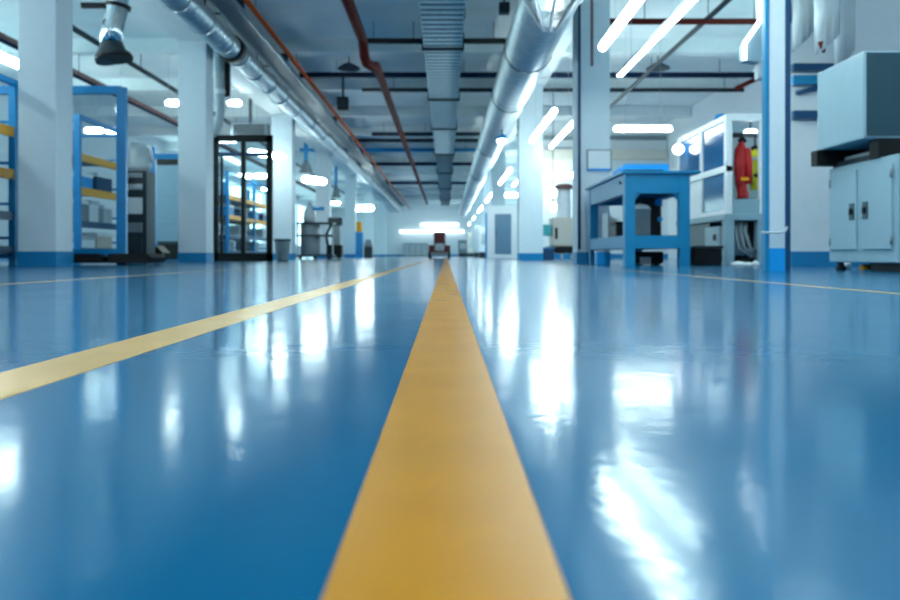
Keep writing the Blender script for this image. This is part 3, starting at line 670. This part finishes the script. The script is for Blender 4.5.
# lamp inside the machine
t = thing('machine_lamp', 'small oval lamp lit inside the white framed machine', 'lamp', (X(751, 12.6), 12.62, H(132, 12.6)))
MB().tube([(-.06, 0, 0), (.06, 0, .01)], .045, 12, round_end=True).build('bulb', 'lamp', t); MB().tube([(0, 0, .03), (0, 0, hm - H(132, 12.6) - .02)], .012, 8).build('stem', 'dark', t)
t = thing('machine_lamp', 'round lamp lit at left edge of the white framed machine', 'lamp', (X(680, 14.4) - .06, 14.3, H(150, 14.4)))
MB().lathe([(.03, -.09), (.09, -.05), (.1, 0), (.08, .06), (.03, .09)]).build('bulb', 'lamp', t); MB().tube([(0, 0, .08), (.08, .0, .2)], .015, 8).build('bracket', 'white', t)
# hanging work clothes
def coat(x, y, ztop, L, w, m, lb, extra):
    t = thing('work_coat', lb, 'coat', (x, y, ztop - L))
    mb = MB(); n = 12
    prof = [(1.0, .0), (1.02, .06), (1.0, .3), (.95, .55), (1.0, .78), (.8, .9), (.35, 1.0)]
    rings = []
    for k, (s, q) in enumerate(prof):
        rings.append([mb.bm.verts.new((w * s * math.cos(2*math.pi*j/n) * (1 + .12 * math.sin(3 * j + k)) + .02 * math.sin(k * 2), .07 * s * math.sin(2*math.pi*j/n) * (1 + .25 * math.sin(5 * j)), L * q)) for j in range(n)])
    for a, b in zip(rings, rings[1:]):
        for j in range(n):
            fc = mb.bm.faces.new((a[j], a[(j+1)%n], b[(j+1)%n], b[j])); fc.smooth = True
    mb.bm.faces.new(rings[0][::-1]); mb.bm.faces.new(rings[-1])
    mb.build('coat_body', m, t)
    MB().tube([(w * .8, -.02, L * .86), (w * 1.15, -.04, L * .6), (w * 1.1, -.06, L * .25)], [.05, .055, .045], 10).build('sleeve', m, t)
    MB().tube([(-w * .8, -.02, L * .86), (-w * 1.05, -.05, L * .6), (-w * .95, -.06, L * .22)], [.05, .055, .045], 10).build('sleeve', m, t)
    MB().tube([(-.05, 0, L * .98), (0, -.02, L * 1.04), (.05, 0, L * .98)], .035, 10).build('collar', 'black', t)
    MB().tube([(0, 0, L), (0, 0.0, 2.03 - ztop + L - .02)], .012, 8).build('hook', 'black', t)
    for z, mm in extra: box('stripe', mm, t, -w * 1.06, w * 1.06, -.095, .08, L * z, L * z + .05, bev=.01)
coat(X(742, 12.44), 12.44, 1.93, .9, .085, 'red', 'red work coat hanging in the front of the white framed machine', [(.3, 'orange')])
coat(X(755, 12.68), 12.68, 1.84, .66, .085, 'hivis', 'yellow and dark striped safety vest hanging right of the red coat', [(.3, 'black'), (.7, 'lightgrey')])
def rag(x, y, w, d, hh, lb, m='white'):
    mb = MB(); n = 14
    for (s, z0) in ((1, 0),):
        prof = [(1.0, 0), (.95, hh * .4), (.6, hh * .8), (.2, hh)]
        rings = [[mb.bm.verts.new((w * q * math.cos(2*math.pi*j/n) * (1 + .2 * math.sin(2.3 * j + k)), d * q * math.sin(2*math.pi*j/n) * (1 + .2 * math.cos(3.1 * j)), z)) for j in range(n)] for k, (q, z) in enumerate(prof)]
        for a, b in zip(rings, rings[1:]):
            for j in range(n):
                fc = mb.bm.faces.new((a[j], a[(j+1)%n], b[(j+1)%n], b[j])); fc.smooth = True
        mb.bm.faces.new(rings[0][::-1]); mb.bm.faces.new(rings[-1])
    o = mb.build('cleaning_rag', m, None, (x, y, 0)); tag(o, lb, 'rag', 'rags on the floor by the machine')
rag(X(713, 11.8), 11.85, .13, .1, .05, 'leftmost white rag on the floor by the machine foot')
rag(X(734, 11.8), 11.62, .11, .1, .06, 'middle white rag on the floor by the machine foot')
rag(X(749, 11.8), 11.85, .1, .1, .045, 'white rag on the floor nearest the steel post')
rag(X(758, 11.4), 11.5, .05, .06, .07, 'small round white rag lying left of the steel post foot')

# machines between columns
y = 25
t = thing('white_machine', 'pale machine on black wheeled base between the two right columns', 'machine', (X(562, y), y, 0))
box('body', 'cream', t, -.3, .42, 0, .9, .42, 1.32, bev=.04); box('base', 'black', t, -.4, .5, -.05, .95, .2, .42, bev=.02)
MB().lathe([(.2, 1.3), (.21, 1.36), (.21, 2.15), (.16, 2.25)], .12, .4, 24).build('tank', 'white', t)
MB().lathe([(.33, 2.25), (.34, 2.3), (.2, 2.4)], .12, .4, 20).build('tank_cap', 'brown', t)
box('control_panel', 'black', t, -.22, -.14, -.03, 0, .65, 1.0, bev=.01); box('label_plate', 'teal', t, -.58, -.32, -.02, .3, .75, 1.1, bev=.02)
for a in (-.3, 0, .3): MB().tube([(a - .03, 0, .1), (a + .03, 0, .1)], .1, 16).build('wheel', 'lightgrey', t)
t = thing('blue_bin', 'dark blue bin at the foot of the bright white column', 'bin', (X(543, 23.5), 23.4, 0))
box('bin_body', 'deepblue', t, -.02, .32, 0, .4, 0, .34, bev=.02); box('bin_lid', 'blue', t, -.03, .33, -.01, .41, .34, .38, bev=.01)
t = thing('pipe_lamp', 'vertical white lamp tube hanging between bright column and workbench column', 'lamp', (X(553, 24), 24, H(212, 24)))
for z in (.0, .42): MB().lathe([(.03, z), (.1, z + .06), (.11, z + .15), (.08, z + .27), (.03, z + .3)]).build('bulb', 'lamp', t)
MB().tube([(0, 0, .28), (0, 0, .44)], .03, 8).build('socket', 'dark', t); MB().tube([(0, 0, .7), (0, 0, CEIL - H(212, 24))], .012, 8).build('cord', 'dark', t)

# tall white cabinet with grey door
y = 35
t = thing('tall_cabinet', 'tall white cabinet with a blue grey door panel left of the bright column', 'cabinet', (X(487, y), y, 0))
w = X(517, y) - X(487, y)
box('cabinet_body', 'white', t, 0, w, 0, .8, 0, 2.3, bev=.015); box('door', 'doorpanel', t, .34, 1.06, -.03, 0, .2, 1.95, bev=.008); box('door_handle', 'dark', t, .38, .42, -.06, -.03, 1.0, 1.2); box('edge_post', 'blue', t, -.08, 0, -.04, .08, 0, 2.0)
t = thing('far_machine', 'white machine with dark foot left of the tall white cabinet', 'machine', (2.15, 43, 0), 0, 'far machines along the right row')
def farm(t, hh, c):
    box('body', c, t, -.4, .5, 0, 1.2, .3, hh, bev=.04); box('foot', 'dark', t, -.35, .45, .05, 1.1, 0, .3); box('hatch', 'lightgrey', t, -.25, .3, -.03, 0, .7, hh - .3, bev=.01)
farm(t, 1.6, 'white')
t = thing('far_machine', 'taller pale machine farther along the right row', 'machine', (2.2, 53, 0), 0, 'far machines along the right row'); farm(t, 2.1, 'lightgrey')
t = thing('far_machine', 'last pale machine along the right row near the end wall', 'machine', (2.1, 64, 0), 0, 'far machines along the right row'); farm(t, 1.9, 'cream')
t = thing('far_machine', 'grey machine block right of the red floor vehicle', 'machine', (1.5, 72, 0), 0, 'far machines along the right row'); farm(t, 1.5, 'grey')
t = thing('low_cabinet', 'long low grey cabinet along the end wall left of red vehicle', 'cabinet', (X(403, 84), 84.6, 0))
box('cabinet_body', 'grey', t, 0, 2.6, 0, .8, 0, 1.35, bev=.02); box('cabinet_top', 'lightgrey', t, -.03, 2.63, -.05, .82, 1.35, 1.42, bev=.01)
for q in range(4): box('door', 'lightgrey', t, .05 + q * .64, .62 + q * .64, -.03, 0, .12, 1.28)
# cross wall trunking
tag(box('wall_trunking', 'cream', None, 3.6, 8.5, 30.8, 31.0, H(160, 31), H(150, 31), bev=.02), 'cream trunking across the far wall right of the workbench column', 'trunking')
tag(box('wall_trunking', 'grey', None, 3.6, 8.5, 30.86, 31.0, H(140, 31), H(136, 31), bev=.01), 'thin grey trunking above the cream one on the far wall', 'trunking')
for xx in (5.0, 6.2, 7.4): pass

# ------------------------------------------------------------------ grey cabinet and box at right edge
XF = 3.87; y0, y1 = 6.86, 8.08
t = thing('grey_cabinet', 'grey two door steel cabinet at the right picture edge', 'cabinet', (XF, y0, 0))
D = y1 - y0
box('cabinet_body', 'cabinet', t, 0, .95, 0, D, .08, 1.02, bev=.012)
box('front_panel', 'cabdark', t, .03, .93, -.008, .0, .12, .98)
for a, b, hy in ((.06, .56, .49), (.66, 1.16, .73)):
    d_ = MB().box(-.018, 0, a, b, .2, .95, bev=.006).build('door', 'cabinet', t)
    mb = MB(); mb.box(-.026, -.018, hy - .045, hy + .045, .48, .64, bev=.004); mb.build('handle_plate', 'cabdark', d_)
    mb = MB(); mb.box(-.045, -.026, hy - .02, hy + .02, .53, .59, bev=.006); mb.build('latch', 'black', d_)
    for z in (.28, .86):
        yy = a if a < .3 else b
        mb = MB(); mb.tube([(-.02, yy, z - .04), (-.02, yy, z + .04)], .012, 8); mb.build('hinge', 'grey', d_)
box('plinth', 'black', t, .1, .9, .02, .62, 0, .08)
MB().lathe([(.045, 0), (.05, .02), (.03, .05), (.03, .09)], .06, 1.1).build('foot', 'rubber', t)
MB().lathe([(.045, 0), (.05, .02), (.03, .05), (.03, .09)], .85, 1.1).build('foot', 'rubber', t)
t = thing('grey_case', 'big grey equipment case on black supports on top of the grey cabinet', 'equipment case', (3.72, 7.12, 1.02))
box('case_shell', 'cabinet', t, 0, 1.1, 0, .9, .17, .95, bev=.015)
box('front_plate', 'cabdark', t, .02, 1.08, -.01, 0, .19, .93)
box('corner_strip', 'cabinet', t, -.004, .0, .015, .05, .2, .92)
box('support_bar', 'black', t, -.04, .9, .82, .95, .02, .17, bev=.005); box('support_bar', 'black', t, .13, .9, .0, .16, 0, .17, bev=.005)
box('side_rail', 'dark', t, .16, .2, .1, .9, 0, .05); box('inner_tray', 'lightgrey', t, .24, .9, .16, .82, .0, .1)
# small black socket on the cabinet front
tag(MB().tube([(X(851, 7.9), 7.7, .03), (X(862, 7.9), 7.72, .035)], .028, 10).build('bottle', 'orange'), 'small orange capped bottle lying under the grey cabinet', 'bottle')
tag(MB().tube([(X(842, 8.3), 8.3, .035), (X(850, 8.3), 8.3, .04)], .035, 10).build('paper_roll', 'white'), 'small white roll lying under the grey cabinet', 'roll')

# steel rack frame on partition
t = thing('wall_frame', 'dark blue steel rails with a brace on the wall behind grey case', 'frame', (4.74, 10.96, 0))
for pa, pb in ((64, 71), (76, 85), (111, 119)): box('rail', 'deepblue' if pa != 76 else 'bench', t, 0, 2.2, -.06, .03, H(pb, 10.95), H(pa, 10.95), bev=.004)
MB().tube([(.05, -.02, H(93, 10.95)), (.5, -.02, H(85, 10.95))], .03, 8).build('brace', 'deepblue', t)
# hanging plastic sleeves
def sleeve(px0, px1, pyb, Y, skew, lb, tip=False):
    x0, x1 = X(px0, Y), X(px1, Y); zb = H(pyb, Y); zt = CEIL
    t = thing('hanging_sleeve', lb, 'hanging sleeve', ((x0 + x1) / 2, Y, zb), 0, 'white sleeves hanging over the grey case')
    w = (x1 - x0) / 2; mb = MB(); n = 20; rings = []
    for q in range(8):
        z = (zt - zb) * q / 7
        rings.append([mb.bm.verts.new((w * (1 + .05 * q) * math.cos(2*math.pi*j/n) * (1 + .06 * math.sin(4 * j + q)) - skew * (1 - q / 7), .12 * math.sin(2*math.pi*j/n) * (1 + .3 * math.sin(3 * j)), z + (.12 * math.cos(2*math.pi*j/n) if q == 0 else 0))) for j in range(n)])
    for a, b in zip(rings, rings[1:]):
        for j in range(n):
            fc = mb.bm.faces.new((a[j], a[(j+1)%n], b[(j+1)%n], b[j])); fc.smooth = True
    mb.bm.faces.new(rings[0][::-1]); mb.bm.faces.new(rings[-1])
    mb.build('sleeve_body', 'film', t)
    if tip: MB().tube([(-.05, -.05, .02), (-.04, -.06, -.1)], [.05, .02], 8).build('red_tie', 'pipered', t)
sleeve(793, 812, 42, 9.8, 0, 'short crumpled white sleeve right beside the steel post')
sleeve(813, 836, 45, 9.2, -.03, 'white hanging sleeve with a small red tie at its tip', True)
sleeve(835, 853, 60, 10.3, 0, 'longest white hanging sleeve, rightmost of the three')
t = thing('dark_bracket', 'dark block under the ceiling just right of the steel post', 'bracket', (X(800, 10.6), 10.75, H(16, 10.6)))
box('block', 'dark', t, -.15, .25, 0, .2, 0, .9, bev=.02); box('wall_mount', 'dark', t, -.1, .2, .2, .25, .1, .8); box('plate', 'black', t, -.17, .0, -.03, 0, -.02, .5)

# ------------------------------------------------------------------ world: soft daylight through the side wall openings, the near ones added
w = bpy.data.worlds.new('world'); sc.world = w; w.use_nodes = True
bg = w.node_tree.nodes['Background']; bg.inputs['Color'].default_value = (0.54, 0.91, 0.95, 1); bg.inputs['Strength'].default_value = 3.0

sc.view_settings.view_transform = 'Standard'; sc.view_settings.look = 'None'
sc.view_settings.exposure = 0.4; sc.view_settings.gamma = 1.0; sc.view_settings.use_curve_mapping = False
cy = sc.cycles
cy.use_denoising = True; cy.max_bounces = 8; cy.diffuse_bounces = 6; cy.glossy_bounces = 4; cy.transparent_max_bounces = 12
cy.caustics_reflective = False; cy.caustics_refractive = False; cy.sample_clamp_indirect = 6.0
cy.use_light_tree = True
